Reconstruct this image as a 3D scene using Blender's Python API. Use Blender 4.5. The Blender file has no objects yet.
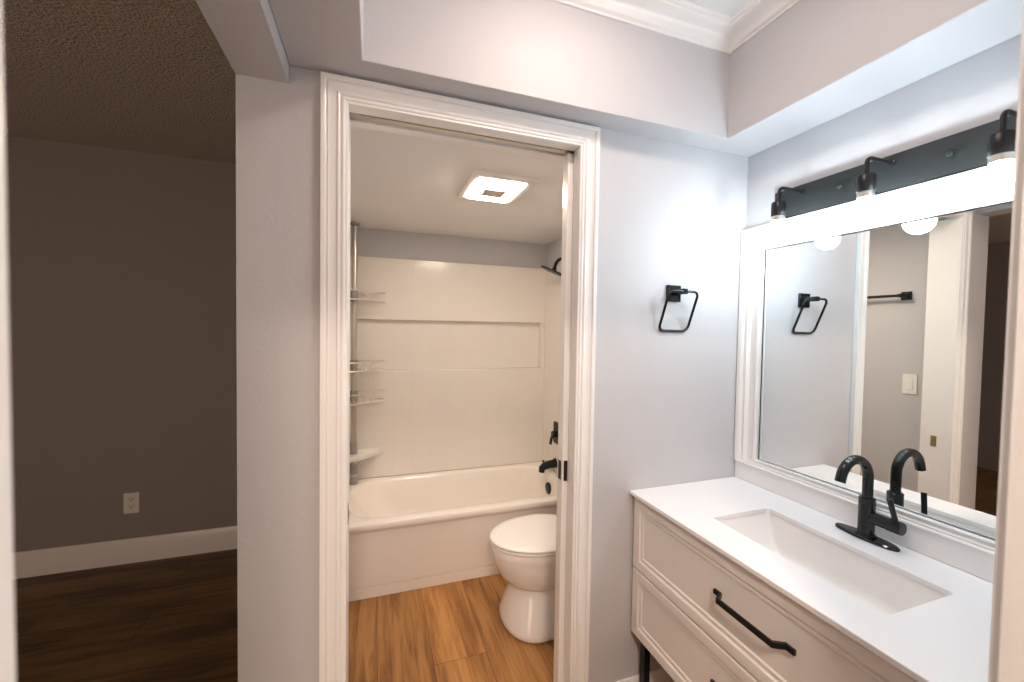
import bpy, bmesh, math, random
from mathutils import Vector, Matrix

S = bpy.context.scene
COL = S.collection
PI = math.pi

# ------------------------------------------------------------------ camera
YAW, PITCH, ROLL, EYE = 0.3294, -0.0292, 0.016, 1.4344
fwd = Vector((math.sin(YAW) * math.cos(PITCH), math.cos(YAW) * math.cos(PITCH), math.sin(PITCH)))
r0 = Vector((math.cos(YAW), -math.sin(YAW), 0)); u0 = r0.cross(fwd)
rt = r0 * math.cos(ROLL) + u0 * math.sin(ROLL)
up = -r0 * math.sin(ROLL) + u0 * math.cos(ROLL)
cam = bpy.data.cameras.new('camera'); cam.sensor_width = 36; cam.sensor_fit = 'HORIZONTAL'
cam.lens = 404.71 / 1024 * 36; cam.clip_start = 0.02
cam.dof.use_dof = True; cam.dof.focus_distance = 1.45; cam.dof.aperture_fstop = 3.6
co = bpy.data.objects.new('camera', cam); COL.objects.link(co); S.camera = co
co.matrix_world = Matrix(((rt.x, up.x, -fwd.x, 0), (rt.y, up.y, -fwd.y, 0), (rt.z, up.z, -fwd.z, EYE), (0, 0, 0, 1)))

# ------------------------------------------------------------------ world, exposure, light levels
w = bpy.data.worlds.new('world'); S.world = w; w.use_nodes = True
w.node_tree.nodes['Background'].inputs[0].default_value = (0.9, 0.85, 0.8, 1)
w.node_tree.nodes['Background'].inputs[1].default_value = 0.05
S.view_settings.view_transform = 'Standard'
try: S.view_settings.look = 'None'
except Exception: pass
S.view_settings.gamma = 1; S.view_settings.use_curve_mapping = False
S.view_settings.exposure = 1.06
S.cycles.use_denoising = True
S.cycles.max_bounces = 10; S.cycles.diffuse_bounces = 6; S.cycles.glossy_bounces = 5
S.cycles.caustics_reflective = False; S.cycles.caustics_refractive = False
S.cycles.sample_clamp_indirect = 8
BULB = ((0.78, 0.91, 1.0), 42)       # three globe bulbs over the mirror
TUBLED = ((1.0, 0.83, 0.68), 40)     # square panel in the tub room ceiling
TRAY = ((1.0, 0.79, 0.68), 29)       # round flush light in the tray ceiling over the vanity area
BEDFILL = ((1.0, 0.74, 0.58), 2.1)     # added unseen window, its glow only lifts the dark room
HALL_FILL = ((1.0, 0.80, 0.65), 130)       # added fill: unseen flush light behind the camera, warms drawers and apron

# ------------------------------------------------------------------ materials
def mat(name, col, rough=0.5, metal=0.0, spec=0.5, bump=None, coat=0.0):
    m = bpy.data.materials.new(name); m.use_nodes = True
    nt = m.node_tree; b = nt.nodes['Principled BSDF']
    b.inputs['Base Color'].default_value = (*col, 1); b.inputs['Roughness'].default_value = rough
    b.inputs['Metallic'].default_value = metal; b.inputs['Specular IOR Level'].default_value = spec
    b.inputs['Coat Weight'].default_value = coat
    tc = nt.nodes.new('ShaderNodeTexCoord'); no = nt.nodes.new('ShaderNodeTexNoise')
    sc, st, dist, det = bump if bump else (60, 0.02, 0.001, 2)
    no.inputs['Scale'].default_value = sc; no.inputs['Detail'].default_value = det
    nt.links.new(tc.outputs['Object'], no.inputs['Vector'])
    bp = nt.nodes.new('ShaderNodeBump'); bp.inputs['Strength'].default_value = st; bp.inputs['Distance'].default_value = dist
    nt.links.new(no.outputs['Fac'], bp.inputs['Height']); nt.links.new(bp.outputs[0], b.inputs['Normal'])
    return m

def emit(name, col, s):
    m = bpy.data.materials.new(name); m.use_nodes = True
    b = m.node_tree.nodes['Principled BSDF']
    b.inputs['Base Color'].default_value = (0.9, 0.9, 0.9, 1)
    b.inputs['Emission Color'].default_value = (*col, 1); b.inputs['Emission Strength'].default_value = s
    return m

def tile_mat(name, col, grout, size, axes):
    m = mat(name, col, 0.2, spec=0.45)
    nt = m.node_tree; b = nt.nodes['Principled BSDF']
    tc = nt.nodes.new('ShaderNodeTexCoord'); sx = nt.nodes.new('ShaderNodeSeparateXYZ'); cx = nt.nodes.new('ShaderNodeCombineXYZ')
    nt.links.new(tc.outputs['Object'], sx.inputs[0])
    nt.links.new(sx.outputs[axes[0]], cx.inputs[0]); nt.links.new(sx.outputs[axes[1]], cx.inputs[1])
    br = nt.nodes.new('ShaderNodeTexBrick'); br.offset = 0; br.inputs['Scale'].default_value = 1
    br.inputs['Brick Width'].default_value = size[0]; br.inputs['Row Height'].default_value = size[1]
    br.inputs['Mortar Size'].default_value = 0.0016; br.inputs['Mortar Smooth'].default_value = 0.3
    br.inputs['Color1'].default_value = (*col, 1); br.inputs['Color2'].default_value = (*[c * 0.985 for c in col], 1)
    br.inputs['Mortar'].default_value = (*grout, 1)
    nt.links.new(cx.outputs[0], br.inputs['Vector']); nt.links.new(br.outputs['Color'], b.inputs['Base Color'])
    bp = nt.nodes.new('ShaderNodeBump'); bp.invert = True; bp.inputs['Strength'].default_value = 0.25; bp.inputs['Distance'].default_value = 0.001
    nt.links.new(br.outputs['Fac'], bp.inputs['Height']); nt.links.new(bp.outputs[0], b.inputs['Normal'])
    return m

PLOFF = {'y': (0.2075, 0.018), 'x': (0.3, 0.1)}   # where plank seams and end joints fall
def wood_mat(name, along, c1, c2, c3, rough=0.42):
    """vinyl oak planks 0.18 wide, running along 'x' or 'y'"""
    m = mat(name, c1, rough)
    nt = m.node_tree; b = nt.nodes['Principled BSDF']; L = nt.links.new
    tc = nt.nodes.new('ShaderNodeTexCoord'); sx = nt.nodes.new('ShaderNodeSeparateXYZ'); cx = nt.nodes.new('ShaderNodeCombineXYZ')
    of = nt.nodes.new('ShaderNodeVectorMath'); of.operation = 'ADD'; of.inputs[1].default_value = (PLOFF[along][0], PLOFF[along][1], 0)
    L(tc.outputs['Object'], of.inputs[0]); L(of.outputs[0], sx.inputs[0])
    a, c = (1, 0) if along == 'y' else (0, 1)
    L(sx.outputs[a], cx.inputs[0]); L(sx.outputs[c], cx.inputs[1])
    br = nt.nodes.new('ShaderNodeTexBrick'); br.offset = 0.6; br.inputs['Scale'].default_value = 1
    br.inputs['Brick Width'].default_value = 1.22; br.inputs['Row Height'].default_value = 0.2295
    br.inputs['Mortar Size'].default_value = 0.0012; br.inputs['Mortar Smooth'].default_value = 0.2
    br.inputs['Color1'].default_value = (0, 0, 0, 1); br.inputs['Color2'].default_value = (1, 1, 1, 1); br.inputs['Mortar'].default_value = (0.5, 0.5, 0.5, 1)
    L(cx.outputs[0], br.inputs['Vector'])
    # grain: stretched noise, offset per plank
    mp = nt.nodes.new('ShaderNodeVectorMath'); mp.operation = 'MULTIPLY'; mp.inputs[1].default_value = (2.0, 26, 1)
    L(cx.outputs[0], mp.inputs[0])
    ad = nt.nodes.new('ShaderNodeVectorMath'); ad.operation = 'MULTIPLY_ADD'; ad.inputs[1].default_value = (9, 9, 9)
    L(br.outputs['Color'], ad.inputs[0]); L(mp.outputs[0], ad.inputs[2])
    n1 = nt.nodes.new('ShaderNodeTexNoise'); n1.inputs['Scale'].default_value = 1.3; n1.inputs['Detail'].default_value = 9; n1.inputs['Roughness'].default_value = 0.62; n1.inputs['Distortion'].default_value = 0.9
    L(ad.outputs[0], n1.inputs['Vector'])
    mp2 = nt.nodes.new('ShaderNodeVectorMath'); mp2.operation = 'MULTIPLY'; mp2.inputs[1].default_value = (1.2, 6, 1)
    L(cx.outputs[0], mp2.inputs[0])
    n2 = nt.nodes.new('ShaderNodeTexNoise'); n2.inputs['Scale'].default_value = 1.4; n2.inputs['Detail'].default_value = 3
    L(mp2.outputs[0], n2.inputs['Vector'])
    rp = nt.nodes.new('ShaderNodeValToRGB'); e = rp.color_ramp.elements
    e[0].position = 0.40; e[0].color = (*c3, 1); e[1].position = 0.62; e[1].color = (*c2, 1)
    k = rp.color_ramp.elements.new(0.51); k.color = (*c1, 1)
    mx = nt.nodes.new('ShaderNodeMix'); mx.inputs[0].default_value = 0.42
    L(n1.outputs['Fac'], mx.inputs[2]); L(n2.outputs['Fac'], mx.inputs[3]); L(mx.outputs[0], rp.inputs[0])
    hv = nt.nodes.new('ShaderNodeHueSaturation')
    mr = nt.nodes.new('ShaderNodeMapRange'); mr.inputs[3].default_value = 0.84; mr.inputs[4].default_value = 1.14
    L(br.outputs['Color'], mr.inputs[0]); L(mr.outputs[0], hv.inputs['Value']); L(rp.outputs[0], hv.inputs['Color'])
    mm = nt.nodes.new('ShaderNodeMix'); mm.data_type = 'RGBA'
    L(br.outputs['Fac'], mm.inputs[0]); L(hv.outputs[0], mm.inputs[6]); mm.inputs[7].default_value = (*[q * 0.35 for q in c3], 1)
    L(mm.outputs[2], b.inputs['Base Color'])
    bp = nt.nodes.new('ShaderNodeBump'); bp.invert = True; bp.inputs['Strength'].default_value = 0.3; bp.inputs['Distance'].default_value = 0.0015
    L(br.outputs['Fac'], bp.inputs['Height']); L(bp.outputs[0], b.inputs['Normal'])
    return m

M = {}
M['wall'] = mat('wall paint pale gray', (0.525, 0.525, 0.54), 0.55, spec=0.35, bump=(90, 0.16, 0.004, 3))
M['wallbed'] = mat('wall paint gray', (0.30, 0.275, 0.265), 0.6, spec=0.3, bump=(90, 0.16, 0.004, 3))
M['ceil'] = mat('ceiling paint white', (0.80, 0.80, 0.80), 0.7, spec=0.2, bump=(80, 0.12, 0.003, 2))
M['popcorn'] = mat('popcorn ceiling', (0.66, 0.60, 0.55), 0.9, spec=0.1, bump=(95, 1.0, 0.024, 3))
M['trim'] = mat('trim white semigloss', (0.83, 0.825, 0.81), 0.28)
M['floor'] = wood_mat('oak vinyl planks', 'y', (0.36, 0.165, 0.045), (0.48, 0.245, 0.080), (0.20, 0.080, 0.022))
M['floorbed_dim'] = wood_mat('dimmed oak planks across', 'x', (0.20, 0.122, 0.052), (0.27, 0.17, 0.075), (0.115, 0.064, 0.028), 0.55)  # same planks as the tub room, low light painted into darker browns
TILE, GROUT = (0.80, 0.765, 0.715), (0.755, 0.715, 0.66)
M['tileB'] = tile_mat('cream tile back', TILE, GROUT, (0.128, 0.105), (0, 2))
M['tileS'] = tile_mat('cream tile side', TILE, GROUT, (0.128, 0.105), (1, 2))
M['tub'] = mat('tub enamel', (0.86, 0.82, 0.765), 0.14, coat=0.3)
M['porcelain'] = mat('white porcelain', (0.84, 0.82, 0.80), 0.1, coat=0.4)
M['seat'] = mat('white toilet seat plastic', (0.86, 0.845, 0.83), 0.2)
M['quartz'] = mat('white quartz', (0.86, 0.86, 0.865), 0.22)
M['cab'] = mat('cabinet white paint', (0.80, 0.775, 0.75), 0.38)
M['cabin'] = mat('cabinet edge shadow line', (0.55, 0.52, 0.49), 0.5)
M['black'] = mat('matte black metal', (0.008, 0.008, 0.009), 0.35, spec=0.3)
M['gloss'] = mat('glossy black metal', (0.007, 0.010, 0.010), 0.12, spec=0.4)
M['plate'] = mat('black steel lamp plate', (0.016, 0.018, 0.018), 0.55, spec=0.25)
M['wire'] = mat('satin silver wire', (0.66, 0.62, 0.57), 0.3, metal=0.35)
M['nickel'] = mat('brushed nickel', (0.62, 0.58, 0.52), 0.3, metal=1.0)
M['steelp'] = mat('grey caddy bracket', (0.32, 0.30, 0.28), 0.4)
M['brass'] = mat('dull brass', (0.42, 0.32, 0.15), 0.35, metal=1.0)
M['whitep'] = mat('white plastic', (0.80, 0.79, 0.76), 0.35)
M['slot'] = mat('dark slot', (0.03, 0.028, 0.025), 0.6)
M['lens'] = mat('grey light sensor', (0.55, 0.50, 0.45), 0.4)
M['mirror'] = mat('mirror silver', (0.90, 0.93, 0.92), 0.0, metal=1.0)
for n in M['mirror'].node_tree.nodes:
    if n.type == 'BUMP': n.inputs['Strength'].default_value = 0.0
M['bulb'] = emit('lit globe bulb', *BULB)
M['led'] = emit('lit ceiling panel', *TUBLED)
M['trayl'] = emit('lit flush light', *TRAY)
M['hallfill'] = emit('added hall fill light', *HALL_FILL)

# ------------------------------------------------------------------ mesh helpers
class MB:
    def __init__(s): s.v = []; s.f = []
    def box(s, x0, y0, z0, x1, y1, z1):
        b = len(s.v)
        s.v += [(x, y, z) for z in (z0, z1) for y in (y0, y1) for x in (x0, x1)]
        for q in ((0, 2, 3, 1), (4, 5, 7, 6), (0, 1, 5, 4), (2, 6, 7, 3), (0, 4, 6, 2), (1, 3, 7, 5)): s.f.append([b + i for i in q])
        return s
    def loft(s, rings, cap0=True, cap1=True, closed=False):
        b = len(s.v); n = len(rings[0])
        for r in rings: s.v += [tuple(p) for p in r]
        m = len(rings)
        for k in range(m if closed else m - 1):
            k2 = (k + 1) % m
            for i in range(n):
                j = (i + 1) % n
                s.f.append([b + k * n + i, b + k * n + j, b + k2 * n + j, b + k2 * n + i])
        if not closed:
            if cap0: s.f.append([b + i for i in range(n)][::-1])
            if cap1: s.f.append([b + (m - 1) * n + i for i in range(n)])
        return s
    def tube(s, pts, r, n=12, cap=True, sect=None, closed=False):
        pts = [Vector(p) for p in pts]; m = len(pts)
        rr = r if isinstance(r, (list, tuple)) else [r] * m
        T = []
        for i in range(m):
            if closed: t = (pts[(i + 1) % m] - pts[i]).normalized() + (pts[i] - pts[i - 1]).normalized()
            else:
                t = Vector((0, 0, 0))
                if i: t += (pts[i] - pts[i - 1]).normalized()
                if i < m - 1: t += (pts[i + 1] - pts[i]).normalized()
            T.append(t.normalized())
        a = Vector((0, 0, 1)) if abs(T[0].z) < 0.9 else Vector((1, 0, 0))
        nrm = (a - T[0] * a.dot(T[0])).normalized()
        rings = []
        for i in range(m):
            if i:
                nrm = nrm - T[i] * nrm.dot(T[i]); nrm.normalize()
            bi = T[i].cross(nrm)
            sc = 1.0
            if 0 < i < m - 1 or closed:
                d = (pts[i] - pts[i - 1]).normalized().dot(T[i]); sc = 1 / max(d, 0.6)
            if sect: rings.append([pts[i] + nrm * (px * sc) + bi * (py) for px, py in sect])
            else: rings.append([pts[i] + (nrm * math.cos(2 * PI * k / n) + bi * math.sin(2 * PI * k / n)) * rr[i] for k in range(n)])
        return s.loft(rings, cap, cap, closed)
    def cyl(s, p0, p1, r, n=24): return s.tube([p0, p1], r, n)
    def lathe(s, c, prof, n=32, axis='z'):
        rings = []
        for r, h in prof:
            ring = []
            for k in range(n):
                a = 2 * PI * k / n
                if axis == 'z': ring.append((c[0] + r * math.cos(a), c[1] + r * math.sin(a), c[2] + h))
                elif axis == 'x': ring.append((c[0] + h, c[1] + r * math.cos(a), c[2] + r * math.sin(a)))
                else: ring.append((c[0] + r * math.cos(a), c[1] + h, c[2] + r * math.sin(a)))
            rings.append(ring)
        return s.loft(rings)

def link(name, mb, m, parent=None, bevel=0, seg=2, smooth=30, subsurf=0, loc=None):
    me = bpy.data.meshes.new(name); me.from_pydata(mb.v, [], mb.f)
    bm = bmesh.new(); bm.from_mesh(me); bmesh.ops.recalc_face_normals(bm, faces=bm.faces); bm.to_mesh(me); bm.free()
    me.materials.append(m)
    for p in me.polygons: p.use_smooth = True
    me.set_sharp_from_angle(angle=math.radians(smooth))
    o = bpy.data.objects.new(name, me); COL.objects.link(o)
    if parent:
        o.parent = parent
        base = Vector((0, 0, 0)); q = parent
        while q: base += q.location; q = q.parent
        me.transform(Matrix.Translation(-base))
    if bevel:
        b = o.modifiers.new('bevel', 'BEVEL'); b.width = bevel; b.segments = seg; b.limit_method = 'ANGLE'; b.angle_limit = math.radians(35)
    if subsurf:
        b = o.modifiers.new('subsurf', 'SUBSURF'); b.levels = subsurf; b.render_levels = subsurf
    return o

def thing(name, label, cat, loc, group=None):
    o = bpy.data.objects.new(name, None); COL.objects.link(o); o.location = loc; o.empty_display_size = 0.05
    o['label'] = label; o['category'] = cat
    if group: o['group'] = group
    return o

def struct(name, mb, m, label, cat, bevel=0, parent=None, **k):
    o = link(name, mb, m, parent, bevel, **k)
    if not parent: o['kind'] = 'structure'; o['label'] = label; o['category'] = cat
    return o

def rrect(x0, y0, x1, y1, r, z, n=6):
    pts = []
    for cx, cy, a0 in ((x1 - r, y1 - r, 0), (x0 + r, y1 - r, 90), (x0 + r, y0 + r, 180), (x1 - r, y0 + r, 270)):
        for k in range(n + 1):
            a = math.radians(a0 + 90 * k / n); pts.append((cx + r * math.cos(a), cy + r * math.sin(a), z))
    return pts

def arc(c, u, v, r, a0, a1, n=8):
    c, u, v = Vector(c), Vector(u), Vector(v)
    return [c + u * (r * math.cos(math.radians(a0 + (a1 - a0) * k / n))) + v * (r * math.sin(math.radians(a0 + (a1 - a0) * k / n))) for k in range(n + 1)]

# ------------------------------------------------------------------ key dimensions
D = 1.2487          # front wall face (the wall with the towel ring and tub room doorway)
D2 = 1.37           # its tub-room face
XR = 1.4117         # right wall face (mirror wall)
XL0, XL1 = -0.3436, -0.2203   # the wall on the bedroom side
ZS = 2.1341         # underside of the soffit
ZT = 2.495          # tray ceiling over the vanity area
ZBED = 2.44         # bedroom ceiling
ZH = 2.0855         # underside of the bedroom opening's header
XO0, XO1, ZO = -0.0710, 0.6570, 2.0560   # tub room doorway inside the casing
YN0, YN1 = 0.108, 0.228       # near wall (the doorway the camera looks through)
JN0, JN1 = -0.1452, 0.634      # that doorway's jambs
YB = 2.95           # tub room back wall
XT = 1.28           # tub room right wall
ZC = 2.105          # tub room ceiling
TF = 2.9            # tile face on the back wall
TX = 1.26           # tile face on the faucet wall
YBED = 2.9938

# ------------------------------------------------------------------ setting
b = MB(); b.box(XL0, -1.7, -0.06, 1.60, 3.1, 0)
struct('floor', b, M['floor'], 'warm oak plank floor of the tub room and vanity area', 'floor')
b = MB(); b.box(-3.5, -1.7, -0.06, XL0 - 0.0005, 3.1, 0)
struct('floor_bedroom', b, M['floorbed_dim'], 'plank floor beyond the wide opening, low light darkened into its color', 'floor')

b = MB()
b.box(XL0, D, 0, XO0 - 0.02, D2, ZT); b.box(XO1 + 0.085, D, 0, XR, D2, ZT); b.box(XO1 + 0.016, D, 0, XO1 + 0.085, D + 0.036, ZO + 0.02); b.box(XO1 + 0.016, D2 - 0.036, 0, XO1 + 0.085, D2, ZO + 0.02); b.box(XO0 - 0.02, D, ZO + 0.02, XO1 + 0.085, D2, ZT)
struct('wall_front', b, M['wall'], 'pale gray wall around the tub room doorway with the towel ring', 'wall')
b = MB(); b.box(XR, -1.7, 0, XR + 0.12, D2, ZT)
struct('wall_right', b, M['wall'], 'pale gray wall behind the mirror and vanity', 'wall')
b = MB(); b.box(XL0, -1.7, 0, XL1, YN1, ZT); b.box(XL0, YN1, ZH, XL1, D - 0.0005, ZT)
struct('wall_left', b, M['wall'], 'pale gray wall and header over the wide opening to the dark room', 'wall')
b = MB(); b.box(XL0, D2 + 0.0005, 0, XL1, YBED + 0.1, ZT)
struct('wall_tub_left', b, M['wall'], 'gray wall of the tub room seen in the mirror with towel bar', 'wall')
b = MB(); b.box(XT, D2 + 0.0005, 0, XT + 0.12, YB + 0.1, ZT)
struct('wall_tub_right', b, M['wall'], 'gray wall behind the shower head', 'wall')
b = MB(); b.box(XL1, YB, 0, XT, YB + 0.1, ZT)
struct('wall_tub_back', b, M['wall'], 'gray strip of wall above the white tile', 'wall')
b = MB(); b.box(XL1, D2 + 0.0005, ZC, XT, YB, ZC + 0.05)
struct('ceiling_tub', b, M['ceil'], 'white ceiling of the tub room with the square light', 'ceiling')
b = MB()
b.box(XL1, YN0, 0, JN0 - 0.018, YN1, ZT); b.box(JN1 + 0.018, YN0, 0, XR, YN1, ZT); b.box(JN0 - 0.018, YN0, 2.05, JN1 + 0.018, YN1, ZT)
struct('wall_near', b, M['wall'], 'wall holding the doorway the camera looks through', 'wall')
b = MB(); b.box(XL1, YN1, ZT, XR, D, ZT + 0.05)
struct('ceiling', b, M['ceil'], 'white recessed tray ceiling inside the crown molding', 'ceiling')
b = MB(); b.box(XL1, -1.7, ZT, XR, YN0, ZT + 0.05); b.box(XL1, YN0, ZT, XR, YN1, ZT + 0.05)
struct('ceiling_hall', b, M['ceil'], 'white ceiling of the room behind the doorway', 'ceiling')
b = MB(); b.box(XL0, -1.82, 0, XR + 0.12, -1.7, ZT)
struct('wall_hall', b, M['wall'], 'wall at the back of the room behind the doorway', 'wall')

# soffit ring below the tray
SX0, SX1, SY0, SY1 = -0.0319, 1.2070, 0.33, 1.1580
b = MB()
lo = [(XL1, YN1), (XR, YN1), (XR, D), (XL1, D)]; li = [(SX0, SY0), (SX1, SY0), (SX1, SY1), (SX0, SY1)]
b.loft([[(x, y, ZT) for x, y in lo], [(x, y, ZS) for x, y in lo], [(x, y, ZS) for x, y in li], [(x, y, ZT) for x, y in li]], closed=True)
struct('soffit', b, M['wall'], 'pale gray dropped soffit around the tray ceiling', 'soffit', bevel=0.003)
# crown
prof = [(0.0, 0.062), (0.006, 0.062), (0.008, 0.055), (0.012, 0.053), (0.015, 0.044), (0.022, 0.034), (0.034, 0.025), (0.048, 0.019), (0.060, 0.015), (0.062, 0.010), (0.070, 0.009), (0.074, 0.0), (0.0, 0.0)]
b = MB()
corners = [(SX0, SY0, 1, 1), (SX1, SY0, -1, 1), (SX1, SY1, -1, -1), (SX0, SY1, 1, -1)]
b.loft([[(cx + sx * u, cy + sy * u, ZT - h) for u, h in prof] for cx, cy, sx, sy in corners], closed=True)
struct('trim_1', b, M['trim'], 'white crown molding around the tray ceiling', 'crown molding', smooth=50)

# bedroom
b = MB(); b.box(-3.5, YBED, 0, XL0, YBED + 0.1, ZT)
struct('wall_bedroom_back', b, M['wallbed'], 'dim gray wall of the dark room with the outlet', 'wall')
b = MB(); b.box(-3.62, -1.7, 0, -3.5, YBED + 0.1, ZT)
struct('wall_bedroom_left', b, M['wallbed'], 'side wall of the dark room', 'wall')
b = MB(); b.box(-3.5, -1.82, 0, XL0, -1.7, ZT)
struct('wall_bedroom_near', b, M['wallbed'], 'near wall of the dark room', 'wall')
b = MB(); b.box(-3.5, -1.7, ZBED, XL0, YBED, ZBED + 0.05)
struct('ceiling_bedroom', b, M['popcorn'], 'popcorn textured ceiling of the dark room', 'ceiling')

M['bedglow'] = emit('added glow for dark room', *BEDFILL)  # unseen glowing panel, put in only to brighten the dark room
b = MB()
ww = [(-2.75, 0.35), (-1.05, 0.35), (-1.05, 1.75), (-2.75, 1.75)]; wo = [(-2.83, 0.27), (-0.97, 0.27), (-0.97, 1.83), (-2.83, 1.83)]
b.loft([[(x, y, z) for x, z in c] for c, y in ((wo, -1.7), (wo, -1.68), (ww, -1.68), (ww, -1.7))], closed=True)
wn = struct('fill_window_1', b, M['trim'], 'added unseen window glowing to brighten the dark room', 'added window')
b = MB(); b.box(-2.75, -1.699, 0.35, -1.05, -1.694, 1.75); link('fill_glow', b, M['bedglow'], wn)

def baseboard(name, x0, x1, y, sgn, label, h=0.145):
    prof = [(0, 0), (0.014, 0), (0.014, h - 0.028), (0.011, h - 0.02), (0.010, h - 0.008), (0.006, h), (0, h)]
    b = MB(); b.loft([[(x, y + sgn * d, z) for d, z in prof] for x in (x0, x1)])
    return struct(name, b, M['trim'], label, 'baseboard')
baseboard('baseboard_bedroom', -3.5, XL0, YBED, -1, 'white baseboard below the outlet in the dark room')
baseboard('baseboard_right', 0.728, XR, D, -1, 'white baseboard on the wall beside the vanity', 0.14)
baseboard('baseboard_left', XL0, -0.142, D, -1, 'white baseboard on the narrow pier beside the doorway', 0.14)

# tub room doorway: casing, jambs, pocket door
cas = [(0.000, 0.000), (0.000, 0.009), (0.002, 0.0115), (0.007, 0.0115), (0.009, 0.0145), (0.012, 0.0155), (0.015, 0.0145), (0.0165, 0.0105), (0.0195, 0.0105),
       (0.021, 0.0155), (0.024, 0.017), (0.027, 0.016), (0.029, 0.0125), (0.036, 0.0125), (0.046, 0.0135), (0.051, 0.0155), (0.0525, 0.0115), (0.0545, 0.0115), (0.056, 0.0175), (0.059, 0.019), (0.069, 0.019), (0.070, 0.018), (0.070, 0.0)]
def casing(x0, x1, z, y, sgn):
    b = MB()
    rings = []
    for i in range(4):
        rings.append([((x0 - u) if i < 2 else (x1 + u), y + sgn * d, (z + u) if i in (1, 2) else 0.0) for u, d in cas])
    b.loft(rings); return b
t = struct('trim_2', casing(XO0, XO1, ZO, D, -1), M['trim'], 'white fluted casing around the tub room doorway', 'door casing', smooth=20)
b = MB()
b.box(XO0 - 0.018, D, 0, XO0, D2, ZO + 0.0)                              # strike side jamb
b.box(XO0 - 0.018, D, ZO, XO1 + 0.02, D + 0.036, ZO + 0.018); b.box(XO0 - 0.018, D2 - 0.036, ZO, XO1 + 0.02, D2, ZO + 0.018)
b.box(XO1, D, 0, XO1 + 0.016, D + 0.036, ZO); b.box(XO1, D2 - 0.036, 0, XO1 + 0.016, D2, ZO)
link('jamb', b, M['trim'], t, bevel=0.001)
b = MB(); b.box(XO0, D + 0.046, ZO + 0.004, XO1, D + 0.076, ZO + 0.0185)
b.box(XO0 + 0.03, D + 0.038, ZO - 0.003, XO1 - 0.045, D + 0.044, ZO + 0.016)
link('door_track', b, M['nickel'], t)
b = MB(); b.box(XO0, D + 0.052, 0.835, XO0 + 0.0015, D + 0.076, 0.892); b.box(XO0, D + 0.059, 0.853, XO0 + 0.003, D + 0.069, 0.875)
link('strike_plate', b, M['brass'], t, bevel=0.0005)['label'] = 'small brass strike plate'
DL = 0.638
b = MB(); b.box(DL, D + 0.0435, 0.012, XO1 + 0.08, D + 0.0785, ZO - 0.004)
dr = struct('door_1', b, M['trim'], 'white pocket door slid almost fully into the wall', 'door', bevel=0.0015)
b = MB(); b.box(DL - 0.0025, D + 0.052, 0.898, DL, D + 0.07, 0.965); b.box(DL - 0.004, D + 0.056, 0.915, DL - 0.0025, D + 0.066, 0.945)
link('edge_pull', b, M['black'], dr, bevel=0.0006)['label'] = 'black pull set in the door edge'
b = MB(); b.box(DL + 0.006, D + 0.0415, 0.895, DL + 0.02, D + 0.0435, 0.968)
link('latch', b, M['black'], dr, bevel=0.0006)

# near doorway jambs
b = MB(); b.box(JN0 - 0.018, YN0 - 0.004, 0, JN0, YN1 + 0.003, 2.05); b.box(JN1, YN0 - 0.004, 0, JN1 + 0.018, YN1 + 0.003, 2.05)
b.box(JN0, YN0 - 0.004, 2.032, JN1, YN1 + 0.003, 2.05)
struct('trim_3', b, M['trim'], 'white door jamb at the edge of the picture, very near', 'door jamb', bevel=0.002)
struct('trim_4', casing(JN0 - 0.006, JN1 + 0.006, 2.037, YN1, 1), M['trim'], 'white casing around the doorway the camera looks through', 'door casing', smooth=20)

# tile surround of the tub
TZ0, TZ1, N0, N1 = 0.402, 1.905, 1.137, 1.486
b = MB()
b.box(XL1 + 0.012, TF, TZ0, TX, YB - 0.001, N0); b.box(XL1 + 0.012, TF, N1, TX, YB - 0.001, TZ1)
b.box(XL1 + 0.012, TF + 0.044, N0, TX, YB - 0.001, N1); b.box(1.228, TF, N0, TX, TF + 0.044, N1)
ts = struct('wall_tile', b, M['tileB'], 'cream tile surround over the tub with a long recessed shelf', 'tile wall', bevel=0.003)
b = MB(); b.box(TX, 2.17, TZ0, XT - 0.001, YB - 0.001, TZ1); b.box(XL1 + 0.001, 2.17, TZ0, XL1 + 0.012, YB - 0.001, TZ1)
link('side_panel', b, M['tileS'], ts, bevel=0.003)

# ------------------------------------------------------------------ bathtub
TY0, TY1, TXA, TXB = 2.212, 2.898, XL1 + 0.014, TX - 0.002
t = thing('bathtub', 'cream alcove bathtub with a plain apron below the tile surround', 'bathtub', ((TXA + TXB) / 2, 2.55, 0))
b = MB(); n = 10
def outer(dx, z): return rrect(TXA, TY0 + dx, TXB, TY1, 0.004, z, n)
def inner(x0, y0, x1, y1, r, z): return rrect(x0, y0, x1, y1, r, z, n)
b.loft([outer(0.0095, 0.002), outer(0.0095, 0.006), outer(0.0095, 0.0555), outer(0.0095, 0.058), outer(0.018, 0.0595), outer(0.018, 0.0630), outer(0.010, 0.064), outer(0.010, 0.068), outer(0.010, 0.350), outer(0.0098, 0.354), outer(0.002, 0.366), outer(0.0, 0.374), outer(0.0, 0.390),
        outer(0.004, 0.398), outer(0.012, 0.401),
        inner(-0.15, 2.280, 1.232, 2.862, 0.20, 0.401), inner(-0.143, 2.288, 1.226, 2.854, 0.195, 0.398), inner(-0.133, 2.296, 1.220, 2.846, 0.19, 0.385),
        inner(-0.10, 2.305, 1.214, 2.838, 0.18, 0.34), inner(0.0, 2.325, 1.196, 2.82, 0.15, 0.20), inner(0.09, 2.35, 1.160, 2.79, 0.13, 0.11), inner(0.17, 2.39, 1.11, 2.75, 0.11, 0.085)], cap0=False)
link('tub_shell', b, M['tub'], t, smooth=40)
b = MB(); b.lathe((1.206, 2.655, 0.285), [(0.0, -0.014), (0.030, -0.014), (0.039, -0.010), (0.042, -0.004), (0.042, 0.004)], axis='x')
link('overflow_cover', b, M['black'], t)['label'] = 'round black overflow cover'
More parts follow.
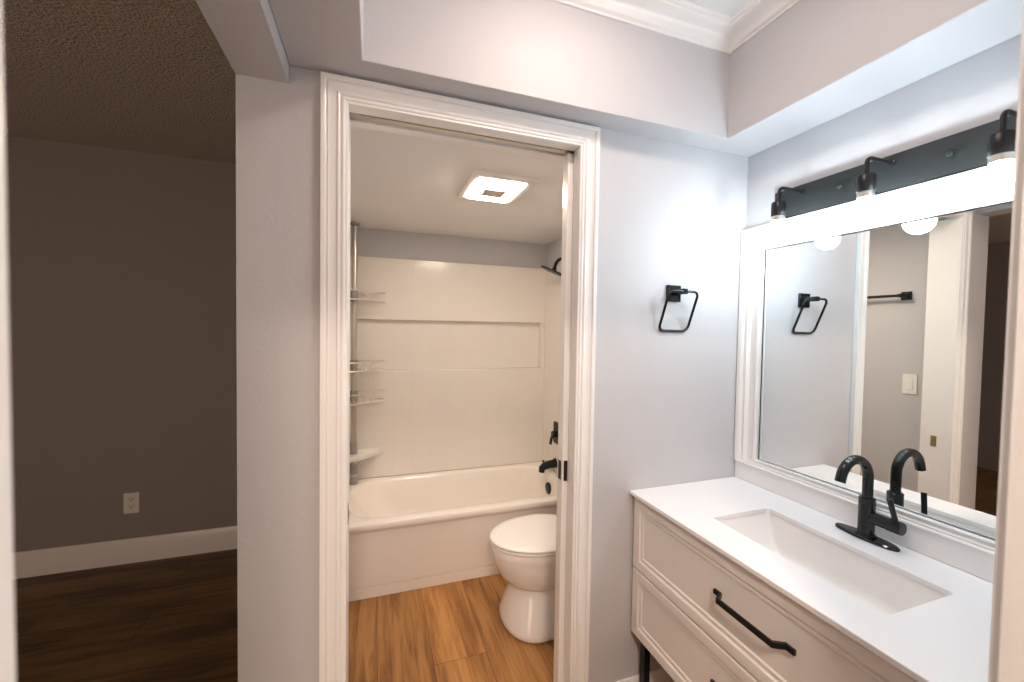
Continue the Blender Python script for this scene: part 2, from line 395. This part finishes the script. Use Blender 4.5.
b = MB(); b.lathe((0.95, 2.57, 0.0855), [(0.03, 0), (0.03, 0.004), (0.02, 0.006), (0.0, 0.006)]); link('drain', b, M['black'], t)

# tub fittings on the faucet wall
t = thing('tub_spout', 'black tub spout low on the tile wall above the overflow cover', 'tub spout', (TX, 2.66, 0.465))
b = MB(); b.lathe((TX, 2.66, 0.465), [(0.0, -0.001), (0.034, -0.001), (0.034, -0.008), (0.026, -0.012), (0.0, -0.012)], axis='x'); link('flange', b, M['black'], t)
b = MB(); b.tube([(TX - 0.01, 2.66, 0.462), (TX - 0.06, 2.66, 0.456), (TX - 0.090, 2.66, 0.448), (TX - 0.106, 2.66, 0.436), (TX - 0.110, 2.66, 0.408)], [0.030, 0.029, 0.027, 0.025, 0.021], 16)
link('spout_body', b, M['black'], t)
b = MB(); b.cyl((TX - 0.095, 2.66, 0.47), (TX - 0.095, 2.66, 0.488), 0.005, 10); b.lathe((TX - 0.095, 2.66, 0.486), [(0, 0), (0.009, 0.001), (0.009, 0.006), (0, 0.008)], 12); link('diverter_knob', b, M['black'], t)
t = thing('shower_valve', 'black shower valve with a lever on the tile wall above the spout', 'shower valve', (TX, 2.61, 0.69))
b = MB()
for q in (0,):
    b.loft([[(TX - d, y, z) for y, z in [(p[0], p[1]) for p in rrect(2.61 - h, 0.69 - h, 2.61 + h, 0.69 + h, 0.012, 0)]] for d, h in ((0.001, 0.078), (0.008, 0.078), (0.012, 0.074))])
link('trim_plate', b, M['black'], t)
b = MB(); b.cyl((TX - 0.012, 2.61, 0.69), (TX - 0.055, 2.61, 0.69), 0.024); link('hub', b, M['black'], t, bevel=0.002)
b = MB(); b.tube([(TX - 0.045, 2.61, 0.69), (TX - 0.06, 2.61, 0.665), (TX - 0.068, 2.61, 0.62)], 0.009, sect=[(-0.006, -0.012), (0.006, -0.012), (0.006, 0.012), (-0.006, 0.012)]); link('lever', b, M['black'], t, bevel=0.002)
t = thing('overhead_shower', 'wide black rain shower head tilted on a curved arm', 'shower head', (XT, 2.58, 1.93))
b = MB(); b.lathe((XT, 2.58, 1.93), [(0.0, -0.001), (0.03, -0.001), (0.03, -0.006), (0.014, -0.011), (0, -0.011)], axis='x'); link('flange', b, M['black'], t)
b = MB(); b.tube([(XT - 0.005, 2.58, 1.93), (XT - 0.04, 2.575, 1.932), (XT - 0.07, 2.565, 1.920), (XT - 0.097, 2.552, 1.892), (XT - 0.112, 2.543, 1.856)], 0.0115, 14); link('arm', b, M['black'], t)
b = MB(); b.lathe((0, 0, 0), [(0.0, 0.03), (0.012, 0.03), (0.016, 0.018), (0.022, 0.009), (0.086, 0.006), (0.092, 0.003), (0.092, -0.004), (0.089, -0.006), (0, -0.006)], 40)
Rm = Matrix.Translation((XT - 0.122, 2.54, 1.832)) @ Matrix.Rotation(math.radians(13), 4, 'X') @ Matrix.Rotation(math.radians(20), 4, 'Y')
b.v = [tuple(Rm @ Vector(p)) for p in b.v]; link('head', b, M['black'], t)

# ------------------------------------------------------------------ toilet (faces -x, tank against the tub room's right wall)
t = thing('toilet', 'white toilet with closed lid half hidden behind the doorway edge', 'toilet', (0.9, 1.845, 0))
TC = 1.845
def egg(xf, xb, hw, z, n=40, pw=2.0, cy=TC, fr=0.56):
    cx = xf + (xb - xf) * fr; pts = []
    for k in range(n):
        a = 2 * PI * k / n; c, s_ = math.cos(a), math.sin(a)
        rx = (xb - cx) if c > 0 else (cx - xf)
        q = 2 / pw
        pts.append((cx + rx * abs(c) ** q * (1 if c > 0 else -1), cy + hw * abs(s_) ** q * (1 if s_ > 0 else -1), z))
    return pts
b = MB()
b.loft([egg(0.604, 1.06, 0.184, 0.001, pw=2.2, fr=0.32), egg(0.599, 1.06, 0.189, 0.010, pw=2.2, fr=0.32), egg(0.604, 1.06, 0.184, 0.03, pw=2.2, fr=0.32), egg(0.622, 1.05, 0.163, 0.09, pw=2.2, fr=0.34), egg(0.641, 1.05, 0.140, 0.15, pw=2.1, fr=0.37), egg(0.653, 1.05, 0.125, 0.19, pw=2.1, fr=0.40),
        egg(0.650, 1.05, 0.128, 0.200, fr=0.42), egg(0.612, 1.05, 0.150, 0.216, fr=0.46), egg(0.579, 1.04, 0.164, 0.258, fr=0.5), egg(0.562, 1.03, 0.172, 0.31, fr=0.54), egg(0.549, 1.02, 0.178, 0.355), egg(0.546, 1.02, 0.179, 0.386), egg(0.552, 1.015, 0.174, 0.392), egg(0.60, 0.98, 0.13, 0.392)])
link('bowl', b, M['porcelain'], t, smooth=60)
b = MB(); b.box(0.98, 1.68, 0.30, 1.265, 2.01, 0.385); link('tank_shelf', b, M['porcelain'], t, bevel=0.02, seg=4)
b = MB(); b.loft([egg(0.546, 1.02, 0.178, 0.394), egg(0.541, 1.02, 0.182, 0.397), egg(0.541, 1.02, 0.182, 0.405), egg(0.546, 1.02, 0.178, 0.408)]); link('seat', b, M['seat'], t, smooth=60)
b = MB(); b.loft([egg(0.545, 1.02, 0.178, 0.4095), egg(0.538, 1.025, 0.184, 0.413), egg(0.537, 1.025, 0.185, 0.419), egg(0.543, 1.022, 0.180, 0.425), egg(0.575, 1.0, 0.155, 0.429), egg(0.66, 0.93, 0.09, 0.432)]); link('lid', b, M['seat'], t, smooth=60)
b = MB(); b.loft([rrect(1.075, 1.66, 1.272, 2.03, 0.03, 0.386), rrect(1.06, 1.645, 1.274, 2.045, 0.03, 0.72)]); link('tank', b, M['porcelain'], t, smooth=40)
b = MB(); b.loft([rrect(1.05, 1.635, 1.276, 2.055, 0.03, 0.7205), rrect(1.05, 1.635, 1.276, 2.055, 0.03, 0.745), rrect(1.06, 1.645, 1.27, 2.045, 0.03, 0.755)]); link('tank_lid', b, M['porcelain'], t, smooth=40)
b = MB(); b.cyl((1.058, 1.70, 0.67), (1.045, 1.70, 0.67), 0.012, 14); b.tube([(1.045, 1.70, 0.67), (1.042, 1.74, 0.665), (1.043, 1.78, 0.655)], 0.006, 10); link('flush_lever', b, M['black'], t)
for y in (TC - 0.07, TC + 0.07):
    b = MB(); b.cyl((1.005, y - 0.02, 0.421), (1.005, y + 0.02, 0.421), 0.012, 14); link('hinge', b, M['seat'], t)

# ------------------------------------------------------------------ tub room ceiling light
t = thing('ceiling_light', 'square lit panel light on the tub room ceiling', 'ceiling light', (0.545, 1.868, ZC))
b = MB()
fr = lambda e, z: rrect(0.394 + e, 1.690 + e, 0.690 - e, 2.048 - e, 0.012, z)
b.loft([fr(0, ZC - 0.0005), fr(0, ZC - 0.010), fr(0.010, ZC - 0.015), fr(0.034, ZC - 0.015), fr(0.034, ZC - 0.004)])
link('frame', b, M['trim'], t, smooth=30)
b = MB(); df = lambda e, z: rrect(0.430 + e, 1.742 + e, 0.640 - e, 2.006 - e, 0.02, z)
b.loft([df(0, ZC - 0.012), df(0, ZC - 0.019), df(0.006, ZC - 0.024)])
link('diffuser', b, M['led'], t)['label'] = 'glowing diffuser'
b = MB(); b.loft([rrect(0.482, 1.826, 0.586, 1.924, 0.004, ZC - 0.0242), rrect(0.482, 1.826, 0.586, 1.924, 0.004, ZC - 0.028)]); link('sensor', b, M['lens'], t)['label'] = 'gray square in the middle'

# ------------------------------------------------------------------ shower caddy
PX, PY = -0.120, 2.822
t = thing('shower_caddy', 'silver tension pole caddy with wire baskets in the tub corner', 'shower caddy', (PX, PY, 0.402))
b = MB(); b.cyl((PX, PY, 0.44), (PX, PY, 1.95), 0.0175, 18); b.cyl((PX, PY, 1.95), (PX, PY, 2.09), 0.0145, 18); b.lathe((PX, PY, 1.94), [(0.0, 0), (0.0188, 0), (0.0188, 0.012), (0, 0.012)], 18)
link('pole', b, M['nickel'], t, smooth=40)
b = MB(); b.lathe((PX, PY, 2.082), [(0.0, 0), (0.017, 0), (0.032, 0.010), (0.032, 0.0225), (0, 0.0225)], 18); link('end_cap', b, M['steelp'], t)
b = MB(); b.lathe((PX, PY, 0.402), [(0, 0), (0.026, 0), (0.026, 0.01), (0.0185, 0.05), (0, 0.05)], 18); link('foot', b, M['steelp'], t)
def basket(z, h):
    q = MB(); q.tube([(PX, PY, z - 0.006), (PX, PY, z + h + 0.008)], 0.0235, 16)
    br = link('bracket', q, M['steelp'], t)
    q = MB()
    # footprint: quarter-round wing, long side along the back wall towards +x
    def loop(zz):
        p = [(PX + 0.015, PY + 0.04, zz), (PX + 0.16, PY + 0.04, zz)]
        p += [tuple(v) for v in arc((PX + 0.16, PY + 0.01, zz), (1, 0, 0), (0, 1, 0), 0.03, 80, -50, 6)]
        p += [(PX + 0.15, PY - 0.05, zz), (PX + 0.095, PY - 0.10, zz), (PX + 0.03, PY - 0.15, zz), (PX - 0.03, PY - 0.17, zz), (PX - 0.055, PY - 0.15, zz), (PX - 0.058, PY + 0.02, zz), (PX - 0.04, PY + 0.038, zz)]
        return p
    q.tube(loop(z), 0.0052, 8, closed=True)
    for k in range(9):
        x = PX - 0.045 + k * 0.0235
        q.tube([(x, PY + 0.04, z), (x, PY - 0.165 + max(0, (x - PX)) * 1.05, z)], 0.002, 6)
    # upper rail: back, round the far end, then both halves of the front sweep down and meet in the middle
    q.tube([(PX - 0.058, PY + 0.02, z + h), (PX - 0.04, PY + 0.038, z + h), (PX + 0.16, PY + 0.04, z + h)] + [tuple(v) for v in arc((PX + 0.16, PY + 0.01, z + h), (1, 0, 0), (0, 1, 0), 0.03, 80, -50, 6)]
           + [(PX + 0.15, PY - 0.05, z + h), (PX + 0.118, PY - 0.08, z + h * 0.86), (PX + 0.100, PY - 0.097, z + h * 0.5), (PX + 0.108, PY - 0.09, z + h * 0.14), (PX + 0.13, PY - 0.07, z)], 0.0046, 8)
    q.tube([(PX - 0.058, PY + 0.02, z + h), (PX - 0.055, PY - 0.15, z + h), (PX - 0.03, PY - 0.17, z + h), (PX + 0.03, PY - 0.15, z + h), (PX + 0.062, PY - 0.125, z + h * 0.86), (PX + 0.080, PY - 0.112, z + h * 0.5), (PX + 0.070, PY - 0.12, z + h * 0.14), (PX + 0.045, PY - 0.139, z)], 0.0046, 8)
    o = link('basket', q, M['wire'], t); br.parent = o
    return o
basket(1.602, 0.058); basket(1.155, 0.055); basket(0.952, 0.058)
b = MB()
def leaf(z, g):
    p = [(PX - 0.055, PY + 0.03), (PX + 0.10, PY + 0.035), (PX + 0.165, PY + 0.025), (PX + 0.178, PY + 0.0), (PX + 0.165, PY - 0.03), (PX + 0.10, PY - 0.085), (PX + 0.02, PY - 0.14), (PX - 0.03, PY - 0.155), (PX - 0.055, PY - 0.14)]
    cx, cy = PX + 0.03, PY - 0.04
    return [(cx + (x - cx) * g, cy + (y - cy) * g, z) for x, y in p]
b.loft([leaf(0.588, 0.80), leaf(0.592, 0.92), leaf(0.612, 1.0), leaf(0.616, 1.0), leaf(0.616, 0.97), leaf(0.600, 0.88)])
link('tray', b, M['whitep'], t, smooth=40)['label'] = 'solid white soap tray'
for z0, z1 in ((0.60, 0.68), (0.47, 0.535)):
    b = MB(); b.cyl((PX, PY, z0), (PX, PY, z1), 0.0225, 16); link('bracket', b, M['steelp'], t)

# ------------------------------------------------------------------ towel bar and switch seen in the mirror
t = thing('towel_bar', 'black towel bar on the tub room wall, seen in the mirror', 'towel bar', (XL1, 1.83, 1.672))
for y in (1.53, 2.12):
    b = MB(); b.box(XL1, y - 0.025, 1.647, XL1 + 0.01, y + 0.025, 1.697); b.box(XL1 + 0.01, y - 0.011, 1.661, XL1 + 0.066, y + 0.011, 1.683); link('bracket', b, M['black'], t, bevel=0.0015)
b = MB(); b.box(XL1 + 0.045, 1.541, 1.664, XL1 + 0.061, 2.109, 1.680); link('bar', b, M['black'], t, bevel=0.002)
t = thing('light_switch', 'white light switch on the tub room wall, seen in the mirror', 'light switch', (XL1, 1.497, 1.145))
b = MB(); b.box(XL1, 1.462, 1.086, XL1 + 0.006, 1.532, 1.204); link('plate', b, M['whitep'], t, bevel=0.002)
b = MB(); b.box(XL1 + 0.006, 1.481, 1.112, XL1 + 0.009, 1.513, 1.178); link('rocker', b, M['trim'], t, bevel=0.001)

# outlet in the bedroom
t = thing('wall_outlet', 'white double power outlet low on the dim gray wall', 'outlet', (-1.364, YBED, 0.36))
b = MB(); b.box(-1.402, YBED - 0.006, 0.298, -1.326, YBED, 0.422); link('plate', b, M['whitep'], t, bevel=0.002)
for z in (0.337, 0.383):
    b = MB(); b.loft([[(-1.364 + px, YBED - yy, z + pz) for px, pz, _ in rrect(-0.017, -0.017, 0.017, 0.017, 0.009, 0)] for yy in (0.006, 0.009)]); rc = link('receptacle', b, M['whitep'], t)
    b = MB(); b.box(-1.372, YBED - 0.0096, z - 0.001, -1.369, YBED - 0.009, z + 0.010); b.box(-1.359, YBED - 0.0096, z - 0.001, -1.356, YBED - 0.009, z + 0.010); b.lathe((-1.364, YBED - 0.0096, z - 0.009), [(0.0, 0), (0.0035, 0), (0.0035, 0.0006), (0, 0.0006)], 10, 'y'); link('slot', b, M['slot'], rc)

# ------------------------------------------------------------------ towel ring
t = thing('towel_ring', 'black square towel ring on the wall beside the mirror', 'towel ring', (1.063, D, 1.58))
b = MB(); b.box(1.030, D - 0.010, 1.547, 1.092, D, 1.608); link('wall_plate', b, M['gloss'], t, bevel=0.002)
b = MB(); b.box(1.054, D - 0.066, 1.571, 1.074, D - 0.010, 1.591); link('post', b, M['gloss'], t, bevel=0.002)
# ring hangs from the post and leans back against the wall
def RP(x, s): # s: 0 at top, 1 at bottom
    return (x, D - 0.060 + 0.0545 * s, 1.581 - 0.143 * s)
pts = []
x0, x1, r_ = 0.997, 1.127, 0.022
for cx, cs, a0 in ((x1 - r_, r_ / 0.153, 0), (x0 + r_, r_ / 0.153, 90), (x0 + r_, 1 - r_ / 0.153, 180), (x1 - r_, 1 - r_ / 0.153, 270)):
    for k in range(7):
        a = math.radians(a0 + 15 * k)
        px = cx + r_ * math.cos(a); ps = cs - (r_ / 0.153) * math.sin(a)
        pts.append(RP(px, ps))
b = MB(); b.tube(pts, 0.0048, 10, closed=True); link('ring', b, M['gloss'], t, smooth=60)

# ------------------------------------------------------------------ vanity cabinet
VX, VY0, VY1, VZ0, VZ1 = 0.905, 0.275, 1.240, 0.325, 0.8365
VC = (VY0 + VY1) / 2
t = thing('vanity_cabinet', 'white vanity cabinet with two wide paneled drawers on black legs', 'vanity', ((VX + XR) / 2, VC, 0))
b = MB()
def cb(e, z): return [(VX + 0.0205 + e, VY0 + e, z), (XR - 0.002 - e, VY0 + e, z), (XR - 0.002 - e, VY1 - e, z), (VX + 0.0205 + e, VY1 - e, z)]
b.loft([cb(0, VZ0), cb(0, VZ1), cb(0.016, VZ1), cb(0.016, VZ0 + 0.016)]); link('body', b, M['cab'], t, bevel=0.001)
def drawer(z0, z1):
    q = MB(); x = VX; y0, y1 = VY0 + 0.002, VY1 - 0.002
    def L(ins, d): return [(x + d, y0 + ins, z0 + ins), (x + d, y1 - ins, z0 + ins), (x + d, y1 - ins, z1 - ins), (x + d, y0 + ins, z1 - ins)]
    q.loft([L(0, 0.0195), L(0, 0.003), L(0.003, 0.0), L(0.030, 0.0), L(0.034, 0.001), L(0.037, 0.005), L(0.041, 0.0065), L(0.043, 0.0045), L(0.050, 0.0045), L(0.054, 0.008)])
    d = link('drawer', q, M['cab'], t, smooth=15)
    return d
def handle(z, d):
    q = MB(); y = 0.747; h = 0.115
    p = [(VX - 0.004, y + h, z), (VX - 0.004, y + h - 0.022, z), (VX - 0.030, y + h - 0.036, z), (VX - 0.030, y - h + 0.036, z), (VX - 0.004, y - h + 0.022, z), (VX - 0.004, y - h, z)]
    q.tube(p, 0.005, sect=[(-0.0065, -0.004), (0.0065, -0.004), (0.0065, 0.004), (-0.0065, 0.004)])
    return link('handle', q, M['black'], d, bevel=0.001)
d1 = drawer(0.573, 0.829); handle(0.716, d1)
d2 = drawer(0.328, 0.568); handle(0.457, d2)
for x in (VX + 0.045, XR - 0.05):
    for y in (VY0 + 0.03, VY1 - 0.03):
        b = MB(); b.box(x - 0.0125, y - 0.0125, 0, x + 0.0125, y + 0.0125, VZ0); link('leg', b, M['black'], t, bevel=0.001)
for y in (VY0 + 0.03, VY1 - 0.03):
    b = MB(); b.box(VX + 0.0575, y - 0.0105, 0.012, XR - 0.0625, y + 0.0105, 0.034); link('stretcher', b, M['black'], t, bevel=0.001)

# countertop with sink
CX0, CY0, CY1, CZ0, CZ = 0.892, 0.268, D - 0.002, 0.8370, 0.8505
SXA, SXB, SYA, SYB = 1.016, 1.254, 0.527, 0.988
t = thing('countertop', 'white countertop with a long rectangular undermount sink', 'countertop', ((CX0 + XR) / 2, VC, CZ0))
b = MB(); n = 8
R = lambda z, e: rrect(CX0 + e, CY0 + e, XR - 0.001 - e, CY1 - e, 0.003, z, n)
I = lambda z, e: rrect(SXA - e, SYA - e, SXB + e, SYB + e, 0.012 + e, z, n)
b.loft([R(CZ0, 0.001), R(CZ0 + 0.001, 0), R(CZ - 0.0015, 0), R(CZ, 0.0015), I(CZ, 0.0015), I(CZ - 0.0015, 0), I(CZ0, 0)], closed=True)
link('slab', b, M['quartz'], t, smooth=25)
b = MB(); b.box(XR - 0.021, CY0, CZ + 0.0002, XR - 0.001, CY1, 0.919); link('backsplash', b, M['quartz'], t, bevel=0.002)
b = MB()
def SB(x0, y0, x1, y1, r, z): return rrect(x0, y0, x1, y1, r, z, n)
# undermount basin: flat flange below the slab, steep sides, floor falling to the drain
b.loft([SB(SXA - 0.02, SYA - 0.02, SXB + 0.02, SYB + 0.02, 0.02, 0.8368), SB(SXA - 0.004, SYA - 0.004, SXB + 0.004, SYB + 0.004, 0.02, 0.8368),
        SB(SXA + 0.000, SYA + 0.002, SXB - 0.000, SYB - 0.002, 0.012, 0.826), SB(SXA + 0.008, SYA + 0.030, SXB - 0.008, SYB - 0.030, 0.014, 0.755), SB(SXA + 0.011, SYA + 0.040, SXB - 0.011, SYB - 0.040, 0.016, 0.733), SB(SXA + 0.020, SYA + 0.054, SXB - 0.020, SYB - 0.054, 0.018, 0.722), SB(SXA + 0.08, SYA + 0.17, SXB - 0.08, SYB - 0.17, 0.02, 0.716)], cap0=False)
bs = link('sink_basin', b, M['porcelain'], t, smooth=50)
b = MB(); b.lathe((1.135, 0.7575, 0.7165), [(0.0, 0), (0.022, 0), (0.022, 0.002), (0.017, 0.003), (0.016, 0.006), (0, 0.007)], 24); link('drain', b, M['black'], bs)

# ------------------------------------------------------------------ faucet
FX, FY = 1.344, 0.755
t = thing('faucet', 'black gooseneck faucet with side lever on the white countertop', 'faucet', (FX, FY, CZ))
b = MB()
def oval(z, e):
    return [(FX + (0.026 - e) * math.sin(a) , FY + (0.080 - e) * math.copysign(abs(math.cos(a)) ** 0.85, math.cos(a)), z) for a in [2 * PI * k / 40 for k in range(40)]]
b.loft([oval(CZ, 0.001), oval(CZ + 0.001, 0), oval(CZ + 0.005, 0), oval(CZ + 0.008, 0.003), oval(CZ + 0.0085, 0.012)]); b.v = [(x, y, z + 0.0003) for x, y, z in b.v]; link('base_plate', b, M['gloss'], t, smooth=40)
b = MB(); b.lathe((FX, FY, CZ + 0.008), [(0, 0), (0.0235, 0), (0.0235, 0.005), (0.0195, 0.007), (0.0195, 0.108), (0.018, 0.110), (0, 0.110)], 32); link('body', b, M['gloss'], t)
b = MB()
zt = CZ + 0.174; R_ = 0.058
p = [(FX, FY, CZ + 0.112), (FX, FY, CZ + 0.14), (FX, FY, zt)] + arc((FX - R_, FY, zt), (1, 0, 0), (0, 0, 1), R_, 0, 168, 16)[1:]
e = p[-1] - p[-2]; p.append(p[-1] + e.normalized() * 0.012)
b.tube(p, 0.0128, 20); link('spout', b, M['gloss'], t, smooth=60)
b = MB(); b.lathe((FX, FY, CZ + 0.064), [(0, -0.012), (0.0165, -0.016), (0.0165, -0.052), (0.0175, -0.053), (0.0175, -0.083), (0.016, -0.085), (0, -0.085)], 28, 'y'); hb = link('handle_barrel', b, M['gloss'], t)
b = MB(); b.tube([(FX, FY - 0.068, CZ + 0.078), (FX - 0.006, FY - 0.064, CZ + 0.105), (FX - 0.013, FY - 0.059, CZ + 0.138)], [0.0066, 0.0066, 0.0068], 14); link('lever', b, M['gloss'], hb)

# ------------------------------------------------------------------ mirror
MY0, MY1, MZ0, MZ1 = 0.275, 1.2455, 0.9195, 1.842
GY0, GY1, GZ0, GZ1 = 0.363, 1.153, 0.949, 1.750
t = thing('wall_mirror', 'large wall mirror in a wide white molded frame above the countertop', 'mirror', (XR, (MY0 + MY1) / 2, MZ0))
prof = [(0.0, 0.008), (0.0, 0.018), (0.06, 0.023), (0.12, 0.0235), (0.18, 0.019), (0.24, 0.017), (0.42, 0.0175), (0.52, 0.022), (0.57, 0.026), (0.62, 0.0235), (0.70, 0.0235), (0.80, 0.0285), (0.93, 0.030), (1.0, 0.027), (1.0, 0.0)]
b = MB()
# depth d from the wall; u runs from the glass edge to the outer edge
cs = [(GY0, GZ0, MY0, MZ0), (GY1, GZ0, MY1, MZ0), (GY1, GZ1, MY1, MZ1), (GY0, GZ1, MY0, MZ1)]
b.loft([[(XR - 0.001 - d, gy + (my - gy) * u, gz + (mz - gz) * u) for u, d in prof] for gy, gz, my, mz in cs], closed=True)
link('frame', b, M['trim'], t, smooth=20)
b = MB()
gx = lambda y: XR - 0.0045 - 0.0035 * (y - 0.755)
b.loft([[(gx(y) + e, y, z) for y, z in ((GY0 - 0.004, GZ0 - 0.004), (GY1 + 0.004, GZ0 - 0.004), (GY1 + 0.004, GZ1 + 0.004), (GY0 - 0.004, GZ1 + 0.004))] for e in (0.0025, 0.0)]); link('glass', b, M['mirror'], t)['label'] = 'silvered mirror glass'

# ------------------------------------------------------------------ vanity light
t = thing('vanity_light', 'black bar vanity light with three lit globe bulbs above the mirror', 'wall light', (XR, 0.756, 1.848))
b = MB(); b.box(XR - 0.020, 0.40, 1.848, XR - 0.0005, 1.112, 1.948); link('back_plate', b, M['plate'], t, bevel=0.0015)
for y in (0.885, 0.628):
    b = MB(); b.lathe((XR - 0.020, y, 1.899), [(0, 0), (0.004, 0), (0.004, -0.006), (0.0085, -0.008), (0.0085, -0.013), (0.006, -0.016), (0, -0.017)], 16, 'x'); link('knob', b, M['plate'], t)
SX = 1.285
for y in (1.012, 0.756, 0.500):
    b = MB()
    zt = 1.924; r_ = 0.018
    p = [(XR - 0.020, y, zt), (SX + r_, y, zt)] + arc((SX + r_, y, zt - r_), (-1, 0, 0), (0, 0, 1), r_, 90, 0, 8)[1:] + [(SX, y, 1.872)]
    b.tube(p, 0.0055, 12); b.lathe((XR - 0.020, y, zt), [(0, 0.001), (0.010, 0.001), (0.010, -0.004), (0.0055, -0.006), (0, -0.006)], 16, 'x')
    a = link('arm', b, M['black'], t, smooth=60)
    b = MB(); b.lathe((SX, y, 1.828), [(0, 0.0), (0.0205, 0.0), (0.0215, 0.002), (0.0215, 0.043), (0.0195, 0.047), (0, 0.047)], 28); link('socket', b, M['black'], a)
    b = MB(); b.lathe((SX, y, 1.812), [(0.0, 0.0), (0.0195, 0.0), (0.0195, 0.0155), (0.0, 0.0155)], 24); link('collar', b, M['nickel'], a)
    b = MB(); R_ = 0.0365; zc = 1.773
    pr = [(0.0, -R_)] + [(R_ * math.sin(math.radians(q)), -R_ * math.cos(math.radians(q))) for q in range(12, 150, 8)] + [(0.0175, 0.0385), (0.0175, 0.0415), (0, 0.0415)]
    b.lathe((SX, y, zc), pr, 28); link('bulb', b, M['bulb'], a, smooth=60)['label'] = 'lit white globe bulb'

# ------------------------------------------------------------------ flush lights out of view (tray ceiling, and an added fill behind the camera)
def flush(x, y, m, label, r=0.11):
    t = thing('flush_light', label, 'ceiling light', (x, y, ZT))
    b = MB(); b.lathe((x, y, ZT), [(0, -0.0005), (r + 0.014, -0.0005), (r + 0.014, -0.02), (r, -0.024), (0, -0.024)], 40); link('base', b, M['trim'], t)
    b = MB(); b.lathe((x, y, ZT - 0.024), [(0, -0.0005), (r * 0.98, -0.0005), (r * 0.95, -0.014), (r * 0.7, -0.026), (0, -0.03)], 40); link('diffuser', b, m, t)
flush(0.52, 0.70, M['trayl'], 'round lit flush light on the tray ceiling over the vanity area')
flush(-0.07, -0.75, M['hallfill'], 'unseen round flush light added as fill behind the doorway', 0.13)
